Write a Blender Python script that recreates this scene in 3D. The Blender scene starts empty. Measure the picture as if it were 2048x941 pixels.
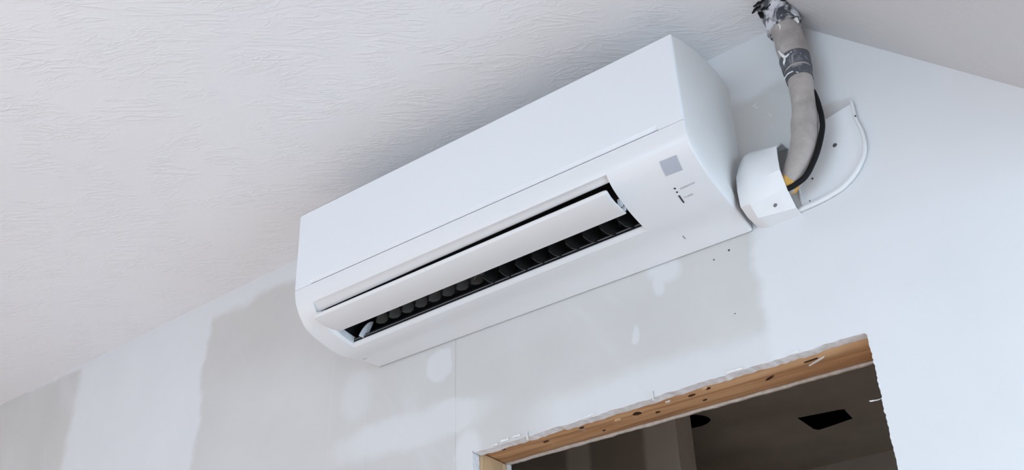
import bpy, bmesh, math, random
from mathutils import Vector, Matrix, noise

random.seed(7)
SC = bpy.context.scene
COL = SC.collection
ZO = 2.30            # height of the air conditioner's lower back edge above the floor


def V(x, d, z):
    """x along the wall, d metres out from the wall into the room, z above the unit's lower edge."""
    return Vector((x, -d, z + ZO))


# ------------------------------------------------------------------ camera
cam = bpy.data.cameras.new('camera')
cam_o = bpy.data.objects.new('camera', cam)
COL.objects.link(cam_o)
_r = Vector((0.82747606, 0.55992035, -0.042102))
_u = Vector((0.29200227, -0.3650636, 0.8840041))
_f = Vector((-0.47960198, 0.7437861, 0.4655794))
M4 = Matrix(((_r.x, _u.x, -_f.x, 0), (_r.y, _u.y, -_f.y, 0), (_r.z, _u.z, -_f.z, 0), (0, 0, 0, 1)))
M4.translation = V(1.292441, 1.338140, -0.897289)
cam_o.matrix_world = M4
cam.sensor_width = 36
cam.lens = 1869.7912 / 2048 * 36
cam.shift_x = (1024 - 1086.832) / 2048
cam.shift_y = (670.630 - 470.5) / 2048
cam.clip_start = 0.01
SC.camera = cam_o

# ------------------------------------------------------------------ light
world = bpy.data.worlds.new('daylight')
SC.world = world
world.use_nodes = True
bg = world.node_tree.nodes['Background']
bg.inputs['Color'].default_value = (0.72, 0.84, 1.0, 1)
bg.inputs['Strength'].default_value = 1.0


def area(name, loc, rot, sx, sy, power, col):
    l = bpy.data.lights.new(name, 'AREA')
    l.shape = 'RECTANGLE'
    l.size, l.size_y, l.energy, l.color = sx, sy, power, col
    o = bpy.data.objects.new(name, l)
    COL.objects.link(o)
    o.location = loc
    o.rotation_euler = rot
    return o


# daylight entering by the big window behind the camera (faces +Y); alcove light and warm left fill are added
area('window_daylight', (0.25, -4.42, 1.13), (math.radians(90), 0, 0), 2.4, 1.95, 54, (0.58, 0.82, 1.0))
area('alcove_added_fill', (3.14, -0.90, 1.32), (math.radians(90), 0, math.radians(90)), 1.7, 1.55, 41, (0.60, 0.82, 1.0))  # added lamp in an invented alcove, for light from the right
area('side_warm_fill', (-2.92, -2.6, 1.25), (math.radians(90), 0, math.radians(-90)), 1.4, 1.4, 15, (1.0, 0.62, 0.45))  # warm fill added to tint the left side
# low sun through the same big window: it falls on the floor below and in front of the unit
sun = bpy.data.lights.new('sun', 'SUN')
sun.energy, sun.angle, sun.color = 6.6, math.radians(1.5), (1.0, 0.93, 0.86)
sun_o = bpy.data.objects.new('sun', sun)
COL.objects.link(sun_o)
sun_o.location = (0, -8, 5)
sun_o.rotation_euler = Vector((0.16, 1.0, -0.60)).to_track_quat('-Z', 'Y').to_euler()

SC.cycles.max_bounces = 7
SC.cycles.diffuse_bounces = 4
SC.view_settings.view_transform = 'Standard'
SC.view_settings.look = 'None'
SC.view_settings.gamma = 1
SC.view_settings.use_curve_mapping = False
SC.view_settings.exposure = 0.035


# ------------------------------------------------------------------ helpers
class NT:
    """small wrapper to write node trees in a few lines"""
    def __init__(s, name, rough=0.6, spec=0.3):
        s.m = bpy.data.materials.new(name)
        s.m.use_nodes = True
        s.t = s.m.node_tree
        s.b = s.t.nodes['Principled BSDF']
        s.b.inputs['Roughness'].default_value = rough
        s.b.inputs['Specular IOR Level'].default_value = spec

    def n(s, kind, **kw):
        nd = s.t.nodes.new(kind)
        for k, v in kw.items():
            setattr(nd, k, v)
        return nd

    def l(s, a, b):
        s.t.links.new(a, b)

    def inp(s, sock, v):
        if isinstance(v, (int, float)):
            sock.default_value = v
        elif isinstance(v, (tuple, list)):
            sock.default_value = v if len(v) == len(sock.default_value) else (*v, 1)
        else:
            s.l(v, sock)

    def math(s, op, a, b=0.0, c=None, clamp=False):
        nd = s.n('ShaderNodeMath', operation=op)
        nd.use_clamp = clamp
        s.inp(nd.inputs[0], a)
        s.inp(nd.inputs[1], b)
        if c is not None:
            s.inp(nd.inputs[2], c)
        return nd.outputs[0]

    def coord(s):
        return s.n('ShaderNodeTexCoord').outputs['Object']

    def mapping(s, vec, scale=(1, 1, 1), rot=(0, 0, 0), loc=(0, 0, 0)):
        nd = s.n('ShaderNodeMapping')
        s.l(vec, nd.inputs['Vector'])
        nd.inputs['Scale'].default_value = scale
        nd.inputs['Rotation'].default_value = rot
        nd.inputs['Location'].default_value = loc
        return nd.outputs[0]

    def noise(s, vec, scale, detail=3, rough=0.5, dist=0.0):
        nd = s.n('ShaderNodeTexNoise')
        s.l(vec, nd.inputs['Vector'])
        nd.inputs['Scale'].default_value = scale
        nd.inputs['Detail'].default_value = detail
        nd.inputs['Roughness'].default_value = rough
        nd.inputs['Distortion'].default_value = dist
        return nd.outputs[0]

    def ramp(s, fac, pts):
        nd = s.n('ShaderNodeValToRGB')
        s.l(fac, nd.inputs[0])
        el = nd.color_ramp.elements
        while len(el) < len(pts):
            el.new(0.5)
        for e, (p, c) in zip(el, pts):
            e.position = p
            e.color = (*c, 1) if len(c) == 3 else c
        return nd.outputs[0]

    def mix(s, fac, a, b):
        nd = s.n('ShaderNodeMix', data_type='RGBA')
        s.inp(nd.inputs[0], fac)
        s.inp(nd.inputs[6], a)
        s.inp(nd.inputs[7], b)
        return nd.outputs[2]

    def step(s, x, a, b):
        """smooth 0..1 when x goes from a to b"""
        nd = s.n('ShaderNodeMapRange', interpolation_type='SMOOTHSTEP')
        s.inp(nd.inputs[0], x)
        lo, hi = (a, b) if a < b else (b, a)
        nd.inputs[1].default_value = lo
        nd.inputs[2].default_value = hi
        nd.inputs[3].default_value = 0.0 if a < b else 1.0
        nd.inputs[4].default_value = 1.0 if a < b else 0.0
        return nd.outputs[0]

    def bump(s, h, strength=0.3, dist=0.002):
        nd = s.n('ShaderNodeBump')
        s.l(h, nd.inputs['Height'])
        nd.inputs['Strength'].default_value = strength
        nd.inputs['Distance'].default_value = dist
        s.l(nd.outputs[0], s.b.inputs['Normal'])

    def color(s, c):
        s.inp(s.b.inputs['Base Color'], c)
        return s.m


def plain(name, c, rough=0.5, spec=0.4, var=0.04, scale=30, bump=0.0, metal=0.0):
    t = NT(name, rough, spec)
    nz = t.noise(t.coord(), scale, 3)
    lo = tuple(max(0, v * (1 - var)) for v in c)
    hi = tuple(min(1, v * (1 + var)) for v in c)
    t.color(t.ramp(nz, [(0.3, lo), (0.7, hi)]))
    t.b.inputs['Metallic'].default_value = metal
    if bump:
        t.bump(t.noise(t.coord(), scale * 3, 2), bump, 0.001)
    return t.m


def mesh_obj(name, bm, mat, parent=None, smooth=None):
    me = bpy.data.meshes.new(name)
    bmesh.ops.recalc_face_normals(bm, faces=bm.faces[:])
    bm.to_mesh(me)
    bm.free()
    o = bpy.data.objects.new(name, me)
    COL.objects.link(o)
    if mat:
        me.materials.append(mat)
    if smooth is not None:
        for p in me.polygons:
            p.use_smooth = True
        me.set_sharp_from_angle(angle=math.radians(smooth))
    if parent:
        o.parent = parent
        o.matrix_parent_inverse = Matrix.Translation(-parent.location)
    return o


def empty(name, loc, label, cat, group=None):
    o = bpy.data.objects.new(name, None)
    COL.objects.link(o)
    o.location = loc
    o.empty_display_size = 0.05
    o['label'] = label
    o['category'] = cat
    if group:
        o['group'] = group
    return o


def struct(o):
    o['kind'] = 'structure'
    return o


def box(bm, lo, hi):
    vs = [bm.verts.new((x, y, z)) for x in (lo[0], hi[0]) for y in (lo[1], hi[1]) for z in (lo[2], hi[2])]
    for f in ((0, 1, 3, 2), (4, 6, 7, 5), (0, 4, 5, 1), (2, 3, 7, 6), (0, 2, 6, 4), (1, 5, 7, 3)):
        bm.faces.new([vs[i] for i in f])


def vbox(bm, a, b):
    """box from (x, d, z) corner to corner"""
    A, B = V(*a), V(*b)
    box(bm, [min(A[i], B[i]) for i in range(3)], [max(A[i], B[i]) for i in range(3)])


def grid(bm, rows, close=False, weld=False):
    """quads over a list of rows of points"""
    vr = [[bm.verts.new(p) for p in r] for r in rows]
    for a, b in zip(vr, vr[1:]):
        n = len(a)
        for i in range(n if close else n - 1):
            j = (i + 1) % n
            bm.faces.new((a[i], a[j], b[j], b[i]))
    return vr


def catmull(pts, t):
    """value at t on a Catmull-Rom spline through pts (tuples), t in 0..len-1"""
    n = len(pts) - 1
    i = min(max(int(math.floor(t)), 0), n - 1)
    f = t - i
    p0, p1, p2, p3 = pts[max(i - 1, 0)], pts[i], pts[i + 1], pts[min(i + 2, n)]
    return tuple(0.5 * (2 * b + (c - a) * f + (2 * a - 5 * b + 4 * c - d) * f * f + (3 * b - a - 3 * c + d) * f ** 3)
                 for a, b, c, d in zip(p0, p1, p2, p3))


def sweep(bm, path, steps, n=24, wob=0.0, wscale=60, cap=True, t0=0.0, t1=None, grow=0.0, flat=1.0):
    """tube through path points (x, d, z, r)"""
    t1 = len(path) - 1 if t1 is None else t1
    rows = []
    for k in range(steps + 1):
        t = t0 + (t1 - t0) * k / steps
        x, d, z, r = catmull(path, t)
        xa, da, za, _ = catmull(path, max(t - 0.02, 0))
        xb, db, zb, _ = catmull(path, min(t + 0.02, len(path) - 1))
        T = (V(xb, db, zb) - V(xa, da, za)).normalized()
        side = T.cross(Vector((0, 1, 0)))
        if side.length < 1e-3:
            side = Vector((1, 0, 0))
        side.normalize()
        up = side.cross(T)
        c = V(x, d, z)
        row = []
        for i in range(n):
            a = 2 * math.pi * i / n
            dr = side * math.cos(a) + up * math.sin(a) * flat
            p = c + dr * (r + grow)
            if wob:
                p += dr * wob * noise.noise(p * wscale)
            row.append(p)
        rows.append(row)
    vr = grid(bm, rows, close=True)
    if cap:
        bm.faces.new(vr[0])
        bm.faces.new(vr[-1])
    return rows


# ------------------------------------------------------------------ materials
def wall_material():
    t = NT('wall_drywall', 0.75, 0.2)
    co = t.coord()
    nz = t.n('ShaderNodeTexNoise')
    t.l(co, nz.inputs['Vector'])
    nz.inputs['Scale'].default_value = 7
    nz.inputs['Detail'].default_value = 4
    sub = t.n('ShaderNodeVectorMath', operation='SUBTRACT')
    t.l(nz.outputs['Color'], sub.inputs[0])
    sub.inputs[1].default_value = (0.5, 0.5, 0.5)
    sc = t.n('ShaderNodeVectorMath', operation='SCALE')
    t.l(sub.outputs[0], sc.inputs[0])
    sc.inputs[3].default_value = 0.06
    nz2 = t.n('ShaderNodeTexNoise')
    t.l(co, nz2.inputs['Vector'])
    nz2.inputs['Scale'].default_value = 24
    nz2.inputs['Detail'].default_value = 5
    sub2 = t.n('ShaderNodeVectorMath', operation='SUBTRACT')
    t.l(nz2.outputs['Color'], sub2.inputs[0])
    sub2.inputs[1].default_value = (0.5, 0.5, 0.5)
    sc2 = t.n('ShaderNodeVectorMath', operation='SCALE')
    t.l(sub2.outputs[0], sc2.inputs[0])
    sc2.inputs[3].default_value = 0.025
    ad0 = t.n('ShaderNodeVectorMath', operation='ADD')
    t.l(co, ad0.inputs[0])
    t.l(sc2.outputs[0], ad0.inputs[1])
    ad = t.n('ShaderNodeVectorMath', operation='ADD')
    t.l(ad0.outputs[0], ad.inputs[0])
    t.l(sc.outputs[0], ad.inputs[1])
    sp = t.n('ShaderNodeSeparateXYZ')
    t.l(ad.outputs[0], sp.inputs[0])
    X, Z = sp.outputs[0], t.math('SUBTRACT', sp.outputs[2], ZO)

    def sbox(x0, x1, z0, z1, s=0.02, sz=None, slope=0.0):
        sz = sz or s
        zz = t.math('ADD', Z, t.math('MULTIPLY', X, -slope)) if slope else Z
        a = t.math('MULTIPLY', t.step(X, x0 - s, x0 + s), t.step(X, x1 + s, x1 - s))
        b = t.math('MULTIPLY', t.step(zz, z0 - sz, z0 + sz), t.step(zz, z1 + sz, z1 - sz))
        return t.math('MULTIPLY', a, b)

    def spot(x, z, rx, rz, soft=0.4):
        dx = t.math('DIVIDE', t.math('SUBTRACT', X, x), rx)
        dz = t.math('DIVIDE', t.math('SUBTRACT', Z, z), rz)
        r = t.math('ADD', t.math('MULTIPLY', dx, dx), t.math('MULTIPLY', dz, dz))
        return t.step(r, 1 + soft, 1 - soft)

    def union(ms):
        o = ms[0]
        for m in ms[1:]:
            o = t.math('MAXIMUM', o, m)
        return o

    # bare paper faced board shows in these places, joint compound covers the rest
    bare = union([sbox(-0.615, 0.865, -3, 0.335, 0.012, 0.016),
                  sbox(-3.5, -1.21, -3, 0.305, 0.02, 0.012, -0.05),
                  sbox(0.86, 1.0, 0.04, 0.285, 0.008, 0.014),
                  sbox(0.99, 1.074, 0.12, 0.192, 0.008, 0.006, 0.0)])
    comp = union([spot(0.172, -0.045, 0.040, 0.036, 0.3), t.math('MULTIPLY', spot(-0.062, -0.05, 0.045, 0.055, 0.8), 0.6),
                  spot(0.09, -0.17, 0.20, 0.045, 0.7), spot(0.20, -0.165, 0.075, 0.040, 0.35), spot(0.25, -0.26, 0.03, 0.06, 0.6),
                  spot(0.695, -0.022, 0.036, 0.024, 0.6), spot(0.676, -0.050, 0.013, 0.022, 0.6), spot(0.624, -0.117, 0.007, 0.016, 0.6),
                  sbox(0.40, 0.90, -0.32, -0.195, 0.06, 0.022),
                  t.math('MULTIPLY', sbox(-0.62, -0.18, -1, 0.12, 0.1, 0.12), 0.35)])
    comp = t.math('MULTIPLY', comp, 0.65)
    # trowel smears
    sm = t.noise(t.mapping(t.mapping(co, rot=(0, math.radians(35), 0)), (9, 9, 2.0)), 1.0, 4, 0.6, 0.4)
    smear = t.math('MULTIPLY', t.step(sm, 0.50, 0.74), 0.35)
    # compound flicked and dabbed on the bare board beside the pipe
    dab = t.math('MULTIPLY', t.step(t.noise(co, 55, 3, 0.6), 0.60, 0.68), sbox(0.89, 0.96, 0.15, 0.27, 0.02))
    smear = t.math('MAXIMUM', smear, dab)
    m = t.math('MULTIPLY', bare, t.math('SUBTRACT', 1.0, t.math('MAXIMUM', comp, smear)), clamp=True)
    fine = t.noise(co, 5, 4)
    cb = t.ramp(fine, [(0.3, (0.60, 0.59, 0.58)), (0.7, (0.645, 0.635, 0.625))])
    cc = t.ramp(fine, [(0.3, (0.72, 0.73, 0.75)), (0.7, (0.755, 0.765, 0.785))])
    col = t.mix(m, cc, cb)
    # board joints and pencil lines running down the wall
    for x0, w, k, zt in ((0.2137, 0.0011, 0.32, 0.05), (-0.026, 0.0009, 0.10, 0.0), (-0.142, 0.0010, -0.10, 0.1)):
        raw = t.n('ShaderNodeSeparateXYZ')
        t.l(co, raw.inputs[0])
        dx = t.math('ABSOLUTE', t.math('SUBTRACT', raw.outputs[0], x0))
        ln = t.math('MULTIPLY', t.math('LESS_THAN', dx, w), t.step(t.math('SUBTRACT', raw.outputs[2], ZO), zt + 0.02, zt))
        ln = t.math('MULTIPLY', ln, t.math('MULTIPLY', m, abs(k)))
        col = t.mix(ln, col, (0.25, 0.25, 0.26) if k > 0 else (0.9, 0.9, 0.9))
    t.color(col)
    t.bump(t.noise(co, 40, 2), 0.05, 0.002)
    return t.m


def ceiling_material(name='ceiling_brushed_plaster', k=1.0, bump=0.4):
    """brushed (slapped) ceiling compound: short curved ridges"""
    t = NT(name, 0.7, 0.25)
    co = t.coord()
    big = t.noise(co, 2.2, 2)
    v = t.mapping(t.mapping(co, rot=(0, 0, math.radians(-37))), (8, 40, 20))
    a = t.noise(v, 1.0, 2, 0.55, 1.1)
    b = t.noise(t.mapping(t.mapping(co, rot=(0, 0, math.radians(-20)), loc=(3, 1, 0)), (13, 58, 20)), 1.0, 2, 0.5, 1.4)
    def ridge(n):
        r = t.math('SUBTRACT', 1.0, t.math('MULTIPLY', t.math('ABSOLUTE', t.math('SUBTRACT', n, 0.52)), 9.0), clamp=True)
        return t.math('POWER', r, 2.0)
    patch = t.step(t.noise(co, 9, 1), 0.42, 0.60)
    patch2 = t.step(t.noise(t.mapping(co, loc=(5, 3, 0)), 11, 1), 0.46, 0.62)
    h = t.math('ADD', t.math('MULTIPLY', ridge(a), patch), t.math('MULTIPLY', t.math('MULTIPLY', ridge(b), patch2), 0.8))
    h = t.math('ADD', h, t.math('MULTIPLY', t.noise(co, 120, 1), 0.25))
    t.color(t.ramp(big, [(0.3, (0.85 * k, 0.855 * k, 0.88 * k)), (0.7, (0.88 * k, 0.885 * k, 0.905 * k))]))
    t.bump(h, bump, 0.0018)
    return t.m


def wood_material(name, axis='X', base=((0.30, 0.14, 0.065), (0.62, 0.35, 0.18), (0.76, 0.50, 0.29))):
    t = NT(name, 0.65, 0.25)
    co = t.coord()
    s = {'X': (2.2, 38, 38), 'Z': (38, 38, 2.2)}[axis]
    g = t.noise(t.mapping(co, s), 1.0, 5, 0.6, 0.8)
    s2 = {'X': (3, 14, 14), 'Z': (14, 14, 3)}[axis]
    g2 = t.noise(t.mapping(co, s2, loc=(4, 2, 1)), 1.0, 3, 0.5, 0.5)
    f = t.math('ADD', t.math('MULTIPLY', g, 0.55), t.math('MULTIPLY', g2, 0.45))
    col = t.ramp(f, [(0.34, base[0]), (0.5, base[1]), (0.64, base[2])])
    # darker weathered streaks and grime
    gr = t.step(t.noise(t.mapping(co, tuple(v * 0.55 for v in s), loc=(7, 3, 9)), 1.0, 4, 0.65, 1.2), 0.52, 0.72)
    col = t.mix(t.math('MULTIPLY', gr, 0.55), col, tuple(v * 0.7 for v in base[0]))
    # pale plaster dust
    dust = t.step(t.noise(co, 28, 4, 0.6), 0.62, 0.74)
    col = t.mix(t.math('MULTIPLY', dust, 0.35), col, (0.62, 0.56, 0.52))
    t.color(col)
    t.bump(g, 0.35, 0.0015)
    return t.m


def wrap_material(name, c, plaster, lo=0.5, hi=0.62, scale=55, pl=(0.78, 0.78, 0.80)):
    t = NT(name, 0.55, 0.35)
    co = t.coord()
    n1 = t.noise(co, 22, 4, 0.6)
    col = t.ramp(n1, [(0.3, tuple(v * 0.78 for v in c)), (0.7, tuple(v * 1.15 for v in c))])
    if plaster:
        n2 = t.noise(co, scale, 4, 0.65, 0.6)
        col = t.mix(t.math('MULTIPLY', t.step(n2, lo, hi), plaster), col, pl)
    t.color(col)
    t.bump(t.noise(co, 130, 3), 0.4, 0.0015)
    return t.m


MW = wall_material()
MC = ceiling_material()
MC2 = ceiling_material('slope_darker_grey', 0.74, 0.16)  # darker grey with fainter relief than the flat ceiling
M_plain_wall = plain('back_room_drywall', (0.68, 0.60, 0.53), 0.8, 0.1, 0.12, 3)
M_side = plain('side_wall_paint', (0.72, 0.68, 0.65), 0.8, 0.1, 0.03, 2)
M_floor = plain('pale_floor_covering', (0.70, 0.56, 0.48), 0.8, 0.1, 0.06, 3)
M_floor2 = wood_material('floor_sheathing', 'X', ((0.62, 0.54, 0.47), (0.70, 0.62, 0.54), (0.78, 0.70, 0.62)))
M_gyp = plain('gypsum_core', (0.84, 0.82, 0.83), 0.9, 0.1, 0.12, 90, 0.4)
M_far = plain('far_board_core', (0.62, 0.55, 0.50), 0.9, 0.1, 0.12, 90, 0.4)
M_paper = plain('torn_board_paper', (0.80, 0.79, 0.78), 0.9, 0.1, 0.05, 60)
M_header = wood_material('header_timber', 'X')
M_jamb = wood_material('jamb_timber', 'Z', ((0.50, 0.30, 0.15), (0.66, 0.44, 0.25), (0.78, 0.57, 0.36)))
M_knot = plain('dark_knot', (0.055, 0.03, 0.018), 0.8, 0.1, 0.3, 80)
M_chip = plain('split_wood_chip', (0.70, 0.50, 0.30), 0.8, 0.1, 0.1, 80)
M_void = plain('dark_void', (0.004, 0.004, 0.004), 0.9, 0.0, 0.1, 10)
M_side_panel = plain('white_side_plastic', (0.82, 0.815, 0.81), 0.4, 0.4, 0.006, 4)  # same white plastic made lighter: light on the side put into colour
M_panel = plain('glossy_front_plastic', (0.795, 0.82, 0.855), 0.3, 0.45, 0.006, 4)  # same plastic, whiter and bluer: cool front light put into colour
M_ac = plain('glossy_white_plastic', (0.76, 0.77, 0.79), 0.32, 0.45, 0.006, 4)  # darker than the front panel: underside shade put into the colour
M_ac2 = plain('satin_white_plastic', (0.75, 0.745, 0.75), 0.5, 0.35, 0.006, 4)
M_dark = plain('black_duct_plastic', (0.012, 0.012, 0.014), 0.45, 0.4, 0.2, 30)
M_vane = plain('dark_grey_vane', (0.014, 0.014, 0.014), 0.3, 0.5, 0.2, 30)
M_vane2 = plain('grey_vane', (0.075, 0.073, 0.07), 0.3, 0.5, 0.2, 30)
M_rib = plain('grey_outlet_strip', (0.16, 0.165, 0.18), 0.35, 0.5, 0.1, 30)
M_pale = plain('pale_grey_plastic', (0.55, 0.58, 0.62), 0.4, 0.4, 0.1, 60)
M_stick = plain('grey_sticker', (0.44, 0.47, 0.53), 0.5, 0.3, 0.02, 10)
M_ink = plain('dark_indicator', (0.03, 0.03, 0.035), 0.4, 0.4, 0.1, 10)
M_print = plain('grey_print', (0.50, 0.51, 0.54), 0.5, 0.3, 0.1, 200)
M_cond = plain('white_vinyl', (0.80, 0.80, 0.81), 0.38, 0.4, 0.01, 6)
M_plate = plain('white_vinyl_plate', (0.86, 0.88, 0.91), 0.4, 0.4, 0.01, 6)  # lighter and bluer than the cover: missing window light put into colour
M_screw = plain('steel_screw', (0.22, 0.22, 0.23), 0.35, 0.5, 0.2, 200, 0, 0.8)
M_wrap = wrap_material('grey_vinyl_wrap', (0.43, 0.385, 0.365), 0.35, 0.55, 0.75, 26, (0.62, 0.60, 0.60))
M_tape = wrap_material('dark_grey_tape', (0.10, 0.105, 0.12), 0.55, 0.52, 0.72, 60, (0.5, 0.5, 0.53))
M_crumple = wrap_material('black_tape_with_plaster', (0.055, 0.058, 0.07), 1.0, 0.40, 0.58, 48, (0.62, 0.62, 0.66))
M_plaster = plain('white_plaster', (0.80, 0.80, 0.80), 0.9, 0.1, 0.05, 60, 0.4)
M_cable = plain('black_rubber', (0.006, 0.006, 0.007), 0.6, 0.2, 0.3, 60)
M_foam = plain('orange_foam', (0.62, 0.36, 0.10), 0.9, 0.1, 0.2, 80)
M_frame = plain('window_frame_paint', (0.8, 0.8, 0.8), 0.5, 0.3, 0.02, 5)

# ------------------------------------------------------------------ the room
CE = [(-3.0, 0.347), (-2.2, 0.360), (-1.6, 0.374), (-0.9, 0.390), (0.0, 0.402), (0.6, 0.409), (1.0, 0.411)]


def ceil_z(x):
    if x > 1.5:
        return -0.1115
    if x > 1.0:
        return 0.411 - (x - 1.0) * 1.045
    for (a, za), (b, zb) in zip(CE, CE[1:]):
        if x <= b:
            return za + (zb - za) * (x - a) / (b - a)


XL, XR, HEAD = 0.2555, 1.0165, -0.2525          # rough opening
FL = -ZO
rng = random.Random(3)


def jag(t, seed, amp, sc=45):
    return amp * (noise.noise(Vector((t * sc, seed, 0.3))) + 0.6 * noise.noise(Vector((t * sc * 3.1, seed, 5.3))))


def build_wall():
    bm = bmesh.new()
    TH = -0.0215      # board goes back into the wall
    def sheet(rows):
        grid(bm, [[V(x, 0, z) for x, z in r] for r in rows])
    def topz(x):
        return ceil_z(x) + 0.006
    # left and right of the opening
    xs = [-3.0 + i * (XL - 0.03 + 3.0) / 24 for i in range(25)]
    sheet([[(x, FL) for x in xs], [(x, HEAD + 0.05) for x in xs], [(x, topz(x)) for x in xs]])
    xs = sorted([XR + 0.03 + i * (3.2 - XR - 0.03) / 12 for i in range(13)] + [1.5])
    sheet([[(x, FL) for x in xs], [(x, min(HEAD + 0.05, topz(x))) for x in xs],
           [(x, topz(x)) for x in xs]])
    # ragged edge strips
    zs = [FL + i * (HEAD - FL) / 60 for i in range(50)]
    zs = [FL] + [HEAD - 0.5 + i * 0.5 / 150 for i in range(151)]
    le = [(XL + jag(z, 1, 0.0012), z) for z in zs]
    re = [(XR + jag(z, 2, 0.0016, 60) + 0.0008 * ((i % 3) == 0), z) for i, z in enumerate(zs)]
    le[-1] = (XL, HEAD)
    re[-1] = (XR, HEAD)
    sheet([[(XL - 0.03, z) for z in zs], le])
    sheet([re, [(XR + 0.03, z) for z in zs]])
    hx = [XL + i * (XR - XL) / 220 for i in range(221)]
    he = [(x, HEAD - 0.006 + 0.010 * (x - XL) / (XR - XL) + jag(x, 3, 0.0022, 30)) for x in hx]
    he[0], he[-1] = (XL, HEAD), (XR, HEAD)
    sheet([he, [(x, HEAD + 0.05) for x in hx], [(x, topz(x)) for x in hx]])
    for x0, x1 in ((XL - 0.03, XL), (XR, XR + 0.03)):
        sheet([[(x0, HEAD), (x1, HEAD)], [(x0, HEAD + 0.05), (x1, HEAD + 0.05)], [(x0, topz(x0)), (x1, topz(x1))]])
    wall = struct(mesh_obj('wall_front', bm, MW))
    wall['label'] = 'partly plastered drywall carrying the air conditioner above the doorway'
    # the cut edge of the board round the opening
    bm = bmesh.new()
    for e in (le, he, re[::-1]):
        n = len(e)
        rows = [[V(x, 0.0, z) for x, z in e], []]
        for i, (x, z) in enumerate(e):
            w = 0.0014 * noise.noise(Vector((x * 90, z * 90, 2.0)))
            rows[1].append(V(x + (w if e is not he else 0), TH, z + (w if e is he else 0)))
        grid(bm, rows)
    mesh_obj('cut_board_edge', bm, M_gyp, wall)
    # torn scraps of facing paper hanging from the cut
    for k, (x, z, w, h, d) in enumerate(((0.385, HEAD - 0.004, 0.002, 0.016, 0.004), (0.648, HEAD + 0.002, 0.0025, 0.017, 0.005),
                                         (0.333, HEAD, 0.02, 0.004, 0.004), (0.31, HEAD - 0.003, 0.014, 0.003, 0.004),
                                         (0.36, HEAD + 0.002, 0.018, 0.004, 0.003), (0.80, HEAD + 0.004, 0.03, 0.003, 0.003),
                                         (0.90, HEAD + 0.005, 0.02, 0.003, 0.002), (1.008, HEAD - 0.105, 0.020, 0.0022, -0.01),
                                         (0.52, HEAD, 0.022, 0.003, 0.003))):
        bm = bmesh.new()
        rows = []
        for i in range(6):
            f = i / 5
            sx = x + (f - 0.5) * w
            rows.append([V(sx + rng.uniform(-.001, .001), d * (0.3 + 0.7 * f), z + h * 0.5 + rng.uniform(-.0008, .0008)),
                         V(sx + rng.uniform(-.001, .001), d * 0.4, z - h * 0.5 + rng.uniform(-.0008, .0008))])
        grid(bm, rows)
        o = mesh_obj('paper_scrap', bm, M_paper, wall)
        so = o.modifiers.new('thick', 'SOLIDIFY')
        so.thickness = 0.0006
    # screw heads and dents left in the board
    for x, z, r in ((0.7925, -0.0302, 0.0016), (0.8221, -0.0222, 0.0022), (0.815, -0.1464, 0.0012)):
        bm = bmesh.new()
        bmesh.ops.create_cone(bm, cap_ends=True, segments=10, radius1=r, radius2=r * 0.7, depth=0.0012,
                              matrix=Matrix.Translation(V(x, 0.0003, z)) @ Matrix.Rotation(math.radians(90), 4, 'X'))
        mesh_obj('screw_head', bm, M_ink, wall)
    return wall


wall_front = build_wall()

# ceiling: flat part and the steep slope to the right
bm = bmesh.new()
xs = [-3.0 + i * 0.1 for i in range(41)]
grid(bm, [[V(x, d, ceil_z(x)) for x in xs] for d in (-0.0, 1.0, 2.0, 3.0, 4.5)])
struct(mesh_obj('ceiling', bm, MC))
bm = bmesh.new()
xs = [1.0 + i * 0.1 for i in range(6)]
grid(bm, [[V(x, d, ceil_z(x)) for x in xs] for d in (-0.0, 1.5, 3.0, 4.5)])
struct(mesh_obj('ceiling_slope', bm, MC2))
bm = bmesh.new()
grid(bm, [[V(x, d, -0.1115) for x in (1.5, 3.2)] for d in (0, 4.5)])
struct(mesh_obj('ceiling_added_alcove', bm, MC))  # alcove out of view, added to let light in from the right
bm = bmesh.new()
box(bm, (-3.1, -4.6, -0.05), (3.3, 0.0, 0.0))
struct(mesh_obj('floor', bm, M_floor))



def wall_with_window(name, p0, du, wu, h, u0, u1, z0, z1, mat, wname, n_in):
    """upright wall from p0 along du with one window opening; frame bars parented"""
    bm = bmesh.new()
    us, zs = [0, u0, u1, wu], [0, z0, z1, h]
    for i in range(3):
        for j in range(3):
            if i == 1 and j == 1:
                continue
            bm.faces.new([bm.verts.new(p0 + du * u + Vector((0, 0, z))) for u, z in
                          ((us[i], zs[j]), (us[i + 1], zs[j]), (us[i + 1], zs[j + 1]), (us[i], zs[j + 1]))])
    struct(mesh_obj(name, bm, mat))
    bm = bmesh.new()
    w = 0.05
    um = (u0 + u1) / 2
    for a, b, c, d in ((u0, u0 + w, z0, z1), (u1 - w, u1, z0, z1), (u0, u1, z0, z0 + w), (u0, u1, z1 - w, z1), (um - w / 2, um + w / 2, z0, z1)):
        A = p0 + du * a + Vector((0, 0, c)) - n_in * 0.08
        B = p0 + du * b + Vector((0, 0, d)) - n_in * 0.02
        box(bm, [min(A[i], B[i]) for i in range(3)], [max(A[i], B[i]) for i in range(3)])
    struct(mesh_obj(wname, bm, M_frame))


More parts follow.
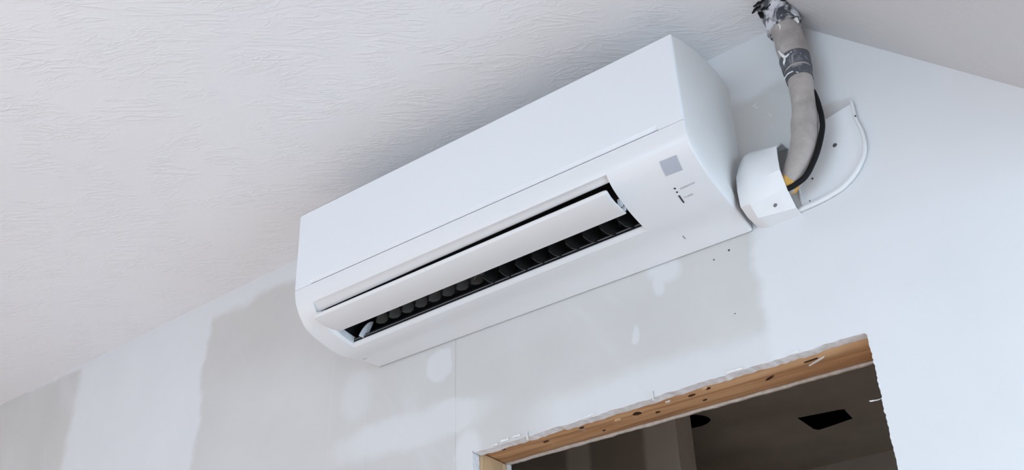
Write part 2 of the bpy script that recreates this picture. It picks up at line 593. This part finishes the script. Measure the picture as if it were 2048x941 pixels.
wall_with_window('wall_back', Vector((-3.0, -4.5, 0)), Vector((1, 0, 0)), 6.2, 2.72, 2.0, 4.5, 0.12, 2.15, M_side, 'window_1', Vector((0, 1, 0)))
M_warm = plain('warm_bounce_tan', (0.68, 0.58, 0.50), 0.8, 0.1, 0.03, 2)  # unseen left wall tinted tan to warm the bounced light
wall_with_window('wall_left', Vector((-3.0, 0.0, 0)), Vector((0, -1, 0)), 4.5, 2.66, 1.9, 3.3, 0.55, 1.95, M_warm, 'added_window_left', Vector((1, 0, 0)))  # unseen window added to go with the warm left fill
wall_with_window('wall_right', Vector((3.2, 0.0, 0)), Vector((0, -1, 0)), 4.5, 2.19, 0.05, 1.75, 0.53, 2.1, M_side, 'added_window_right', Vector((-1, 0, 0)))  # unseen window added for the light from the right

# ------------------------------------------------------------------ the doorway timbers and the far side of the wall
door = bpy.data.objects.new('door_1', None)
COL.objects.link(door)
door.location = V((XL + XR) / 2, 0, FL)
door['kind'] = 'structure'
door['label'] = 'unfinished doorway with bare timber header and jamb under the air conditioner'


def plank(name, lo, hi, mat, parent, axis, seed, n=40, amp=0.0012):
    """timber with slightly uneven arrises; lo/hi are (x, d, z)"""
    bm = bmesh.new()
    vbox(bm, lo, hi)
    ax = {'X': 0, 'Z': 2}[axis]
    es = [e for e in bm.edges if abs((e.verts[0].co - e.verts[1].co)[ax]) > 1e-6]
    bmesh.ops.subdivide_edges(bm, edges=es, cuts=n, use_grid_fill=True)
    es = [e for e in bm.edges if abs((e.verts[0].co - e.verts[1].co)[ax]) > 1e-6 and len(e.link_faces) == 2
          and e.calc_face_angle(0) > 1]
    bmesh.ops.bevel(bm, geom=es, offset=0.003, segments=2, affect='EDGES', profile=0.5)
    for v in bm.verts:
        v.co += Vector((noise.noise(v.co * 30 + Vector((seed, 0, 0))), noise.noise(v.co * 30 + Vector((0, seed, 0))),
                        noise.noise(v.co * 30 + Vector((0, 0, seed))))) * amp * (0.0 if axis == 'Z' else 1)
    return mesh_obj(name, bm, mat, parent, 40)


hd = plank('header_beam', (XL - 0.04, -0.0225, HEAD + 0.0035), (XR + 0.04, -0.1085, HEAD + 0.075), M_header, door, 'X', 1)
js = plank('jamb_post', (XL + 0.0005, -0.024, FL), (XL - 0.038, -0.098, HEAD + 0.001), M_jamb, door, 'Z', 2)
js2 = plank('jamb_post', (XL - 0.001, -0.099, FL), (XL - 0.038, -0.112, HEAD + 0.001), M_jamb, door, 'Z', 3)
plank('jamb_post', (XR + 0.004, -0.024, FL), (XR + 0.042, -0.105, HEAD + 0.001), M_jamb, door, 'Z', 4)
# far drywall leaf: a thin pale line behind the timber
bm = bmesh.new()
hx = [XL - 0.3 + i * (XR - XL + 0.6) / 160 for i in range(161)]
lo = [(x, HEAD + 0.001 + jag(x, 8, 0.0014, 35)) for x in hx]
grid(bm, [[V(x, -0.1165, 0.40) for x, z in lo], [V(x, -0.1165, z) for x, z in lo], [V(x, -0.1115, z) for x, z in lo], [V(x, -0.1115, 0.40) for x, z in lo]])
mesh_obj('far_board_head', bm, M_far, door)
bm = bmesh.new()
vbox(bm, (XL + 0.004, -0.1135, FL), (XL - 0.4, -0.122, HEAD + 0.002))
mesh_obj('far_board_side', bm, M_gyp, door)
bm = bmesh.new()
vbox(bm, (XR + 0.004, -0.1135, FL), (XR + 0.4, -0.127, HEAD + 0.002))
mesh_obj('far_board_side', bm, M_gyp, door)


def flat_blob(name, x, d, z, rx, ry, mat, parent, ang=0.0, th=0.0015, seed=0, n=14):
    """thin irregular piece stuck to the underside of the header"""
    bm = bmesh.new()
    rows = []
    for zz, k in ((z + 0.002, 1.0), (z - th, 0.75)):
        r = []
        for i in range(n):
            a = 2 * math.pi * i / n
            q = k * (1 + 0.35 * noise.noise(Vector((math.cos(a) * 1.5, math.sin(a) * 1.5, seed))))
            px, py = rx * q * math.cos(a), ry * q * math.sin(a)
            r.append(V(x + px * math.cos(ang) - py * math.sin(ang), d + px * math.sin(ang) + py * math.cos(ang), zz))
        rows.append(r)
    vr = grid(bm, rows, close=True)
    bm.faces.new(vr[1])
    return mesh_obj(name, bm, mat, parent, 40)


HU = HEAD + 0.0035
for i, (x, d, rx, ry, m) in enumerate(((0.588, -0.052, 0.011, 0.007, M_knot), (0.545, -0.056, 0.008, 0.004, M_chip), (0.62, -0.070, 0.006, 0.003, M_knot),
                                       (0.475, -0.045, 0.006, 0.003, M_knot), (0.70, -0.042, 0.008, 0.004, M_knot), (0.735, -0.034, 0.006, 0.003, M_knot),
                                       (0.73, -0.030, 0.007, 0.003, M_chip), (0.71, -0.075, 0.005, 0.0025, M_knot), (0.50, -0.083, 0.004, 0.002, M_knot),
                                       (0.385, -0.060, 0.008, 0.003, M_knot), (0.835, -0.062, 0.013, 0.0025, M_knot), (0.655, -0.040, 0.006, 0.004, M_plaster),
                                       (0.92, -0.050, 0.022, 0.002, M_plaster), (0.915, -0.040, 0.016, 0.002, M_knot), (0.30, -0.040, 0.006, 0.003, M_knot))):
    nm = {'dark_knot': 'wood_knot', 'split_wood_chip': 'wood_splinter', 'white_plaster': 'plaster_smear'}[m.name]
    flat_blob(nm, x, d, HU, rx, ry, m, hd, 0.5 if i in (10, 12) else 0.1, 0.0016, i)

# ------------------------------------------------------------------ the dim room beyond
BZ = 0.40
bm = bmesh.new()
outer = [(-2.2, 0.125), (1.9, 0.125), (1.9, 2.46), (-2.2, 2.46)]
circ = [(0.000 + 0.066 * math.cos(a) * (1 + 0.05 * math.sin(3 * a)), 1.645 + 0.066 * math.sin(a) * (1 + 0.05 * math.cos(2 * a)))
        for a in [2 * math.pi * i / 28 for i in range(28)]]
rect = [(0.322, 1.868), (0.470, 1.893), (0.489, 1.900), (0.487, 1.93), (0.485, 2.010), (0.40, 2.03), (0.345, 2.040), (0.332, 2.02)]
for loop in (outer, circ, rect):
    vs = [bm.verts.new((x, y, BZ + ZO)) for x, y in loop]
    for a, b in zip(vs, vs[1:] + vs[:1]):
        bm.edges.new((a, b))
bmesh.ops.triangle_fill(bm, use_beauty=True, edges=bm.edges[:])
cb = struct(mesh_obj('ceiling_back_room', bm, M_plain_wall))
for loop, nm in ((circ, 'round_duct_hole'), (rect, 'square_duct_hole')):
    bm = bmesh.new()
    vr = grid(bm, [[(x, y, BZ + ZO + dz) for x, y in loop] for dz in (0.0, 0.25)], close=True)
    bm.faces.new(vr[1])
    mesh_obj(nm, bm, M_void, cb)
t = NT('partition_with_taped_joints', 0.8, 0.15)
co = t.coord()
sx = t.n('ShaderNodeSeparateXYZ')
t.l(co, sx.inputs[0])
def strip(a, b):
    return t.math('MULTIPLY', t.step(sx.outputs[0], a - 0.012, a + 0.012), t.step(sx.outputs[0], b + 0.012, b - 0.012))
mk = t.math('MAXIMUM', strip(-0.275, -0.185), strip(0.02, 0.3))
t.color(t.mix(mk, t.ramp(t.noise(co, 3, 3), [(0.3, (0.48, 0.43, 0.38)), (0.7, (0.56, 0.50, 0.45))]), (0.92, 0.86, 0.79)))
M_part = t.m
bm = bmesh.new()
box(bm, (-2.2, 1.2, 0.0), (0.137, 1.32, BZ + ZO))
struct(mesh_obj('wall_partition', bm, M_part))
bm = bmesh.new()
grid(bm, [[Vector((-2.2, 2.46, z)), Vector((1.9, 2.46, z))] for z in (0, BZ + ZO)])
struct(mesh_obj('wall_far', bm, M_plain_wall))
bm = bmesh.new()
for x in (-2.2, 1.9):
    grid(bm, [[Vector((x, 0.12, z)), Vector((x, 2.46, z))] for z in (0, BZ + ZO)])
struct(mesh_obj('wall_back_room_sides', bm, M_plain_wall))
bm = bmesh.new()
box(bm, (-2.2, 0.0, -0.05), (1.9, 2.5, 0.0))
struct(mesh_obj('floor_back_room', bm, M_floor2))
# far leaf of the dividing wall above and beside the opening, so the second room is closed
bm = bmesh.new()
for x0, x1, z0, z1 in ((-2.2, XL - 0.39, FL, BZ), (XR + 0.39, 1.9, FL, BZ), (XL - 0.4, XL - 0.3, HEAD, BZ), (XR + 0.3, XR + 0.4, HEAD, BZ)):
    vbox(bm, (x0, -0.114, z0), (x1, -0.126, z1))
struct(mesh_obj('wall_divider', bm, M_plain_wall))

# ------------------------------------------------------------------ the air conditioner
W = 0.87
RP = [(.0022, -.002), (.056, .008), (.1175, .0085), (.1725, .0145), (.208, .025), (.228, .0345), (.2405, .049), (.2465, .0787), (.2487, .2598)]
LP = [(.0022, .002), (.0576, -.0034), (.108, -.0148), (.158, -.0113), (.2076, .0029), (.2297, .0221), (.2458, .0494), (.2516, .0781), (.2546, .2595)]


def prof(P, s):
    if s >= 7:
        a, b = P[7], P[8]
        f = s - 7
        return (a[0] + (b[0] - a[0]) * f, a[1] + (b[1] - a[1]) * f)
    return catmull(P[:8], s)


def dz(x, s):
    t = x / W
    l, r = prof(LP, s), prof(RP, s)
    return l[0] + (r[0] - l[0]) * t, l[1] + (r[1] - l[1]) * t


def PS(x, s, off=0.0):
    """point on the casing surface at x, profile parameter s, moved outward by off"""
    d, z = dz(x, s)
    a, b = dz(x, max(s - 0.03, 0)), dz(x, min(s + 0.03, 8))
    tx, tz = b[0] - a[0], b[1] - a[1]
    L = math.hypot(tx, tz) or 1
    return V(x, d + off * tz / L, z - off * tx / L)


AC = empty('air_conditioner', V(W / 2, 0, 0), 'white wall mounted air conditioner indoor unit with half open air flap', 'air conditioner')
XO0, XO1 = 0.047, 0.720


def xcols(*extra):
    c = {0.0, 0.0012, 0.0035, W - 0.0035, W - 0.0012, W}
    c |= {0.02 + i * 0.0415 for i in range(21)}
    c |= set(extra)
    c = sorted(c)
    out = [c[0]]
    for v in c[1:]:
        if v - out[-1] > 1e-4:
            out.append(v)
    return out


def edge_off(x):
    e = min(x, W - x)
    return -0.0035 if e < 0.0006 else (-0.0012 if e < 0.002 else 0.0)


def s_lo(x):
    return 2.32 - 0.52 * x / 0.72


def smap(u, x):
    lo = s_lo(x)
    if u <= 2:
        return u / 2 * lo
    if u <= 5.7:
        return lo + (u - 2) / 3.7 * (5.7 - lo)
    return u


S_TOP = 5.02
us = [i * 0.1 for i in range(0, 21)] + [2 + 3.7 * i / 24 for i in range(1, 25)] + [5.7 + 1.22 * i / 10 for i in range(1, 11)]
cx = xcols(XO0, XO1)
bm = bmesh.new()
vg = [[bm.verts.new(PS(x, smap(u, x), edge_off(x))) for x in cx] for u in us]
for j in range(len(us) - 1):
    for i in range(len(cx) - 1):
        xm, um = (cx[i] + cx[i + 1]) / 2, (us[j] + us[j + 1]) / 2
        if XO0 < xm < XO1 and 2 < um < 5.7:
            continue
        bm.faces.new((vg[j][i], vg[j][i + 1], vg[j + 1][i + 1], vg[j + 1][i]))
# folded upper edge under the front panel
grid(bm, [[PS(x, 6.92, edge_off(x)) for x in cx], [PS(x, 6.925, -0.014) for x in cx]])
mesh_obj('lower_casing', bm, M_ac, AC, 14)
ox = [x for x in cx if XO0 - 1e-5 <= x <= XO1 + 1e-5]
# concave band above the outlet
bm = bmesh.new()
band = [(5.7, 0.0), (5.6, -0.0028), (5.45, -0.0048), (5.25, -0.0056), (5.05, -0.0056), (4.98, -0.0070), (4.97, -0.016)]
grid(bm, [[PS(x, s, o) for x in ox] for s, o in band])
for x in (XO0, XO1):
    k = [bm.verts.new(PS(x, s, o)) for s, o in band] + [bm.verts.new(PS(x, s, 0)) for s in (4.97, 5.1, 5.3, 5.5)]
    bm.faces.new(k)
mesh_obj('outlet_brow', bm, M_ac2, AC, 50)
# bevelled lip on the left and along the bottom of the outlet, and the plain right reveal
bm = bmesh.new()
lip = [(-0.0, 0.0), (0.0025, -0.0009), (0.0065, -0.0045), (0.0065, -0.02)]
ss = [i / 20 for i in range(21)]
grid(bm, [[PS(XO0 + a, s_lo(XO0) + (4.98 - s_lo(XO0)) * f, o) for f in ss] for a, o in lip])
grid(bm, [[PS(x, s_lo(x) + a, o) for x in ox] for a, o in ((0, 0), (0.08, -0.0012), (0.17, -0.0035), (0.175, -0.0065))])
grid(bm, [[PS(XO1, s_lo(XO1) + (5.7 - s_lo(XO1)) * f, o) for f in ss] for o in (0, -0.02)])
mesh_obj('outlet_lip', bm, M_ac, AC, 35)
# dark air duct behind the outlet
def zsh(x):
    return -0.009 * (1 - x / W)
DUCT = [(.205, .060), (.175, .095), (.135, .110), (.095, .098), (.07, .072), (.07, .050), (.085, .034)]
bm = bmesh.new()
rows = [[PS(x, 4.97, -0.012)] + [V(x, d, z + zsh(x)) for d, z in DUCT] + [PS(x, s_lo(x) + 0.172, -0.016), PS(x, s_lo(x) + 0.172, -0.0062)]
        for x in [XO0 + 0.006 + i * (XO1 - XO0 - 0.0065) / 8 for i in range(9)]]
vr = grid(bm, rows)
bm.faces.new(vr[0])
bm.faces.new(vr[-1])
mesh_obj('air_duct', bm, M_dark, AC, 50)
for a, b, w, m in ((0.03, -0.011, 0.0009, M_rib), (-0.10, -0.0165, 0.0013, M_vane2), (-0.22, -0.022, 0.0010, M_rib)):
    bm = bmesh.new()
    rows = []
    for x in [XO0 + 0.010 + i * (XO1 - XO0 - 0.016) / 8 for i in range(9)]:
        c = PS(x, s_lo(x) + 0.172 + a, b)
        rows.append([c + Vector((0, p * w, q * w)) for p, q in ((-1, 0), (0, 1), (1, 0), (0, -1))])
    vr = grid(bm, rows, close=True)
    bm.faces.new(vr[0]); bm.faces.new(vr[-1])
    mesh_obj('outlet_strip', bm, m, AC)


def vane(x, d, z, ang, w, h, mat):
    bm = bmesh.new()
    ca, sa = math.cos(ang), math.sin(ang)
    outl = [(-.5, 0), (-.42, .6), (-.1, 1), (.3, 1), (.5, .55), (.45, .1), (.2, -.12), (-.2, -.15)]
    rows = []
    for th in (-.0009, .0009):
        rows.append([V(x + sa * a * w + ca * th, d - ca * a * w + sa * th, z + b * h + zsh(x)) for a, b in outl])
    vr = grid(bm, rows, close=True)
    bm.faces.new(vr[0]); bm.faces.new(vr[1])
    mesh_obj('air_vane', bm, mat, AC)


for i in range(9):
    vane(0.405 + i * 0.0365, 0.128, 0.0165, math.radians(24), 0.040, 0.042, M_vane)
for i in range(8):
    vane(0.125 + i * 0.0345, 0.126, 0.026, math.radians(58), 0.024, 0.022, M_vane2)  # left bank coloured lighter: light on its turned faces put into colour
# link bar joining the two banks of vanes
bm = bmesh.new()
sweep(bm, [(0.372, .142, .018, .0012), (0.385, .150, .021, .0012), (0.398, .146, .020, .0012)], 8, 8)
mesh_obj('vane_link', bm, M_vane2, AC, 40)
# pale quarter round end guide at the left of the outlet
bm = bmesh.new()
rows = []
for th in (0, .002):
    r = [V(0.078 + th, 0.122, 0.004 + zsh(0.07))]
    for i in range(9):
        a = math.radians(90 * i / 8)
        r.append(V(0.078 + th + 0.018 * math.sin(a), 0.122 + 0.034 * math.cos(a) * 0.6, 0.004 + 0.034 * math.sin(a) + zsh(0.07)))
    rows.append(r)
vr = grid(bm, rows, close=True)
bm.faces.new(vr[0]); bm.faces.new(vr[1])
mesh_obj('end_guide', bm, M_pale, AC)
# swinging flap
FLP = [(.2330, .0185), (.2362, .0145), (.2345, .0085), (.224, .0050), (.205, .0035), (.185, .0042), (.1685, .0068),
       (.1690, .0090), (.186, .0085), (.205, .0085), (.220, .0120), (.2290, .0175)]
bm = bmesh.new()
fx = [0.0515, 0.054, 0.060] + [0.06 + (0.708 - 0.06) * i / 20 for i in range(1, 21)] + [0.7135, 0.7155]
rows = []
for i, x in enumerate(fx):
    k = 0.82 if i in (0, len(fx) - 1) else (0.95 if i in (1, len(fx) - 2) else 1)
    tl = 1 - x / 0.72
    c = (.202, .0085)
    rows.append([V(x, c[0] + (d - c[0]) * (k * 0.15 + 0.85) + 0.004 * tl, c[1] + (z - c[1]) * k - 0.0055 * tl) for d, z in FLP])
vr = grid(bm, rows, close=True)
bm.faces.new(vr[0]); bm.faces.new(vr[-1])
fl = mesh_obj('air_flap', bm, M_ac2, AC, 40)
bm = bmesh.new()
vbox(bm, (0.7145, .186, .010), (0.7195, .196, .020))
vbox(bm, (0.7150, .176, .007), (0.7195, .182, .013))
mesh_obj('flap_hinge', bm, M_pale, AC)
# front panel with a finger groove along its lower edge
G0, G1 = 0.043, 0.8256
bm = bmesh.new()
cx2 = xcols(G0, G0 + 0.004, G1 - 0.004, G1)
outer, mid, inner = [], [], []
for x in cx2:
    g = 1.0 if G0 + 0.003 < x < G1 - 0.003 else 0.0
    outer.append(PS(x, 6.955 + 0.099 * g, edge_off(x)))
    mid.append(PS(x, 6.952 + 0.067 * g, edge_off(x) - 0.0012 - 0.0030 * g))
    inner.append(PS(x, 7.03, -0.012))
rows = [inner, mid, outer]
for s in (7.1, 7.3, 7.6, 7.9, 7.985):
    rows.append([PS(x, s, edge_off(x)) for x in cx2])
rows.append([PS(x, 8.0, edge_off(x) - 0.0012) for x in cx2])
rows.append([PS(x, 8.0, -0.012) for x in cx2])
grid(bm, rows)
mesh_obj('front_panel', bm, M_panel, AC, 14)
bm = bmesh.new()
grid(bm, [[PS(x, s, -0.0125) for x in (0.003, W - 0.003)] for s in (6.88, 7.0, 7.3, 8.0)])
mesh_obj('shaded_panel_backing', bm, M_vane, AC)  # dark sheet that paints in the shade of the panel gap
# top and sides
TOPR = [(.2476, .2600), (.2, .283), (.15, .303), (.1, .3195), (.06, .3285), (.035, .3305), (.012, .327), (0, .317)]
def topp(x, i):
    d, z = TOPR[i]
    return V(x, d * (0.2536 + (0.2476 - 0.2536) * x / W) / 0.2476 + edge_off(x) * (0.3 if d else 0), z + edge_off(x))
bm = bmesh.new()
grid(bm, [[topp(x, i) for x in cx] for i in range(len(TOPR))])
mesh_obj('top_casing', bm, M_ac2, AC, 40)
for x, sg in ((0.0006, -1), (W - 0.0006, 1)):
    bm = bmesh.new()
    pts = [PS(x, s, -0.0036) for s in [i * 0.2 for i in range(0, 41)]] + [topp(0 if sg < 0 else W, i) for i in range(1, len(TOPR))]
    cen = sum(pts, Vector()) / len(pts)
    rows = [pts]
    for k, bul in ((0.93, 0.0012), (0.75, 0.0024), (0.4, 0.003)):
        rows.append([Vector((p.x + sg * bul * (1 if abs(p.y) > 0.02 else 0), cen.y + (p.y - cen.y) * (k if abs(p.y) > 1e-3 else 1), cen.z + (p.z - cen.z) * k)) for p in pts])
    vr = grid(bm, rows, close=True)
    bm.faces.new(vr[-1])
    mesh_obj('side_panel', bm, M_side_panel, AC, 40)


def decal(name, corners, mat, off=0.0005, n=4):
    """thin label lying on the casing; corners (x, s) in order"""
    bm = bmesh.new()
    (a, b, c, d) = corners
    rows = []
    for j in range(n + 1):
        f = j / n
        r = []
        for i in range(n + 1):
            g = i / n
            x = (a[0] * (1 - g) + b[0] * g) * (1 - f) + (d[0] * (1 - g) + c[0] * g) * f
            s = (a[1] * (1 - g) + b[1] * g) * (1 - f) + (d[1] * (1 - g) + c[1] * g) * f
            r.append(PS(x, s, off))
        rows.append(r)
    grid(bm, rows)
    return mesh_obj(name, bm, mat, AC, 60)


decal('label_sticker', ((0.8119, 4.95), (0.8413, 4.9), (0.838, 3.74), (0.8089, 3.8)), M_stick, 0.0006, 8)
for x, s in ((0.8094, 3.05), (0.8086, 2.86)):
    bm = bmesh.new()
    c, nrm = PS(x, s, 0.0004), (PS(x, s, 0.01) - PS(x, s, 0)).normalized()
    bmesh.ops.create_circle(bm, cap_ends=True, segments=12, radius=0.0019, matrix=Matrix.Translation(c) @ nrm.to_track_quat('Z', 'Y').to_matrix().to_4x4())
    mesh_obj('indicator_light', bm, M_ink, AC)
decal('receiver_window', ((0.8062, 2.70), (0.8090, 2.70), (0.8078, 2.33), (0.8050, 2.33)), M_ink, 0.0005)
for x0, x1, s, w in ((0.8165, 0.8427, 2.93, 0.030), (0.8128, 0.8168, 2.52, 0.022), (0.8180, 0.8288, 2.51, 0.026)):
    decal('printed_text', ((x0, s + w), (x1, s + w), (x1, s - w), (x0, s - w)), M_print, 0.0004)
# screw slot and tiny catches on the underside
decal('screw_slot', ((0.7605, 0.92), (0.7618, 0.90), (0.7622, 0.74), (0.7611, 0.74)), M_ink, 0.0004)
for x in (0.0105, 0.0165):
    decal('casing_catch', ((x, 1.06), (x + 0.0014, 1.06), (x + 0.0010, 0.93), (x - 0.0002, 0.95)), M_vane2, 0.0004)

# ------------------------------------------------------------------ pipe cover stub at the right of the unit
CV = empty('pipe_cover', V(0.915, 0, 0.0), 'white vinyl pipe cover stub beside the air conditioner with open right end', 'pipe cover')
SLF = [(0, .150), (.018, .140), (.046, .104), (.0700, .066), (.0770, .032), (.0740, .002), (.045, -.003), (.0, .002)]
SM = [(0, .146), (.026, .140), (.060, .110), (.0780, .074), (.0820, .036), (.0760, .000), (.045, -.011), (.0, -.006)]
SRT = [(0, .136), (.035, .126), (.0740, .0920), (.0790, .066), (.0800, .040), (.0600, .0138), (.026, -.006), (.0, -.004)]
def sect(f, sh=0.0):
    if f < 0.22:
        a, b, g = SLF, SM, f / 0.22
    else:
        a, b, g = SM, SRT, (f - 0.22) / 0.78
    return [(p[0] + (q[0] - p[0]) * g - sh, p[1] + (q[1] - p[1]) * g) for p, q in zip(a, b)]
bm = bmesh.new()
rows = []
for f in (0, 0.1, 0.22, 0.32, 0.6, 1.0):
    x = 0.8795 + (0.957 - 0.8795) * f
    rows.append([V(x, max(d, 0.0), z) for d, z in sect(f)])
rin = [[V(0.8795 + (0.957 - 0.8795) * f, max(d - 0.002, 0) if d > 0.01 else d, z + (-0.002 if z > 0.06 else 0.002)) for d, z in sect(f)] for f in (1.0, 0.5, 0.0)]
grid(bm, rows + rin)
mesh_obj('cover_shell', bm, M_cond, CV, 28)
def screw(parent, x, d, z, r=0.0026, name='screw'):
    bm = bmesh.new()
    bmesh.ops.create_cone(bm, cap_ends=True, segments=14, radius1=r, radius2=r * 0.75, depth=0.0016,
                          matrix=Matrix.Translation(V(x, d, z)) @ Matrix.Rotation(math.radians(90), 4, 'X'))
    return mesh_obj(name, bm, M_screw, parent, 40)
screw(CV, 0.9330, 0.0600, -0.0150 + 0.006, 0.0036)

# base plate of the pipe elbow on the wall
BP = empty('elbow_base_plate', V(1.01, 0, 0.0), 'white rounded base plate screwed to the wall behind the pipe bundle', 'base plate')
RIM = [(1.0815, .172), (1.0818, .155), (1.0815, .136), (1.0860, .110), (1.0868, .0853), (1.0825, .0630), (1.0730, .0450), (1.0610, .0300), (1.0470, .0185),
       (1.0310, .0095), (1.0120, .0045), (.9920, .0010), (.9700, -.0008), (.9480, -.0020)]
rim = [catmull(RIM, i * (len(RIM) - 1) / 60) for i in range(61)]
bm = bmesh.new()
face = rim + [(.946, .02), (.946, .10), (.965, .145), (1.0225, .1595), (1.055, .166)]
vr = grid(bm, [[V(x, d, z) for x, z in face] for d in (0.0002, 0.004)], close=True)
bm.faces.new(vr[1])
mesh_obj('plate', bm, M_plate, BP)
bm = bmesh.new()
cenx, cenz = 0.99, 0.10
rows = []
for x, z in rim:
    vx, vz = cenx - x, cenz - z
    L = math.hypot(vx, vz)
    vx, vz = vx / L, vz / L
    rows.append([V(x + vx * a, d, z + vz * a) for a, d in ((0, .001), (0, .0095), (.0012, .011), (.0045, .011), (.0056, .0095), (.006, .003))])
grid(bm, rows)
mesh_obj('raised_rim', bm, M_cond, BP, 40)
bm = bmesh.new()
for x0, x1, z0, z1 in ((0.9615, 0.9635, 0.006, 0.095),):
    vbox(bm, (x0, .003, z0), (x1, .0065, z1))
mesh_obj('plate_fold', bm, M_cond, BP)
screw(BP, 1.036, .0045, .1015, 0.0042, 'screw')
for x, z, r in ((.988, .0535, .0018), (.976, .0125, .0012), (1.0806, .1365, .0016)):
    bm = bmesh.new()
    bmesh.ops.create_cone(bm, cap_ends=True, segments=10, radius1=r, radius2=r * 0.8, depth=0.0012,
                          matrix=Matrix.Translation(V(x, .0125 if x > 1.05 else .0046, z)) @ Matrix.Rotation(math.radians(90), 4, 'X'))
    mesh_obj('pilot_hole', bm, M_ink, BP)

# ------------------------------------------------------------------ wrapped pipe bundle
PB = empty('pipe_bundle', V(0.985, 0.04, 0.02), 'grey tape wrapped refrigerant pipe bundle bending up into the ceiling', 'pipe')
PATH = [(0.881, .040, .058, .019), (0.905, .040, .046, .019), (0.935, .041, .036, .0195), (0.958, .042, .0375, .0205), (0.981, .043, .066, .0225), (0.9975, .047, .098, .0228), (1.0045, .050, .128, .0225),
        (1.0100, .050, .162, .0212), (1.0125, .050, .196, .0205), (1.0135, .050, .228, .0218), (1.0125, .050, .262, .0245), (1.0112, .050, .298, .0260), (1.0098, .050, .332, .0260),
        (1.0065, .053, .365, .0258), (1.0020, .058, .393, .0248), (0.9960, .066, .425, .0240)]
bm = bmesh.new()
sweep(bm, PATH, 150, 28, 0.0014, 55)
mesh_obj('vinyl_wrap', bm, M_wrap, PB, 60)
for t0, t1, g in ((9.55, 10.35, 0.0008), (8.85, 9.40, 0.0007)):
    bm = bmesh.new()
    sweep(bm, PATH, 16, 28, 0.0014, 55, True, t0, t1, g + 0.0006)
    mesh_obj('tape_band', bm, M_tape, PB, 60)
bm = bmesh.new()
sweep(bm, PATH, 48, 32, 0.0055, 60, True, 12.42, 15.0, 0.0046)
mesh_obj('crumpled_tape', bm, M_crumple, PB, 25)
# overlapping tape edge seen along the left of the upper length
bm = bmesh.new()
TE = [(0.9909, .062, .3353, .0012), (0.9903, .062, .3092, .0016), (0.9912, .062, .2813, .0016), (0.9934, .062, .2566, .0014), (0.9962, .062, .2354, .0008)]
sweep(bm, TE, 20, 8)
mesh_obj('tape_seam', bm, M_tape, PB, 40)
bm = bmesh.new()
sweep(bm, PATH, 8, 28, 0.003, 80, True, 2.55, 3.06, 0.0006)
mesh_obj('foam_collar', bm, M_foam, PB, 60)
CB = [(0.9376, 0.0560, 0.0128, 0.0047), (0.9553, 0.0540, 0.0164, 0.0047), (0.9698, 0.0530, 0.0196, 0.0048), (0.9881, 0.0510, 0.0292, 0.0049), (1.0041, 0.0500, 0.0498, 0.0049), (1.0176, 0.0490, 0.0743, 0.0049), (1.0308, 0.0490, 0.1083, 0.0048), (1.0344, 0.0490, 0.1328, 0.0046), (1.0344, 0.0490, 0.1583, 0.0043), (1.0332, 0.0490, 0.1778, 0.0038), (1.0311, 0.0480, 0.1938, 0.0029), (1.0256, 0.0460, 0.2048, 0.0017)]
bm = bmesh.new()
sweep(bm, CB, 60, 12)
mesh_obj('black_cable', bm, M_cable, PB, 60)
bm = bmesh.new()
sweep(bm, [(1.0330, .036, .2400, .0012), (1.0338, .042, .2500, .0026), (1.0336, .043, .2600, .0028), (1.0325, .038, .2720, .0014)], 12, 10)
mesh_obj('black_cable', bm, M_cable, PB, 60)
# plaster splashes on the wrap
def splash(x, d, z, pts, r):
    bm = bmesh.new()
    sweep(bm, [(x + a, d, z + b, r * k) for a, b, k in pts], 14, 8, r * 0.3, 300, True, 0, None, 0, 0.5)
    mesh_obj('plaster_splash', bm, M_plaster, PB, 50)
splash(1.006, .0755, .262, ((-.012, .022, .5), (-.008, .012, 1), (-.003, .003, 1.2), (.006, .006, .7), (.010, .008, .3)), .0022)
splash(1.002, .0750, .258, ((0, .006, .8), (-.002, -.001, 1), (-.004, -.008, .4)), .0022)
splash(1.004, .0725, .227, ((-.012, -.006, .4), (-.004, .002, .8), (.006, .003, .8), (.014, -.004, .4)), .0015)
splash(1.004, .0760, .333, ((-.001, .010, .4), (.002, .003, 1), (.0, -.006, .4)), .0016)
splash(1.030, .066, .352, ((-.008, .02, .6), (-.001, .008, 1), (.003, -.006, 1), (.006, -.018, .5)), .0032)
# torn ends of tape where the bundle passes through the ceiling
for k, (x, d, z, w, h, a) in enumerate(((0.985, .090, .397, .030, .007, .15), (0.972, .082, .395, .020, .006, .5), (1.000, .092, .400, .024, .006, -.1),
                                        (0.978, .078, .380, .008, .022, .2), (1.018, .082, .388, .020, .007, -.6), (0.992, .084, .385, .022, .009, .3))):
    bm = bmesh.new()
    rows = []
    for i in range(7):
        f = i / 6 - 0.5
        r = []
        for j in range(4):
            g = j / 3 - 0.5
            px, pz = f * w, g * h * (1 - abs(f))
            p = V(x + px * math.cos(a) - pz * math.sin(a), d, z + px * math.sin(a) + pz * math.cos(a))
            p.y += 0.004 * noise.noise(p * 160 + Vector((k, 0, 0)))
            r.append(p)
        rows.append(r)
    grid(bm, rows)
    o = mesh_obj('torn_tape', bm, M_cable if k != 2 else M_plaster, PB, 60)
    so = o.modifiers.new('thick', 'SOLIDIFY')
    so.thickness = 0.0012
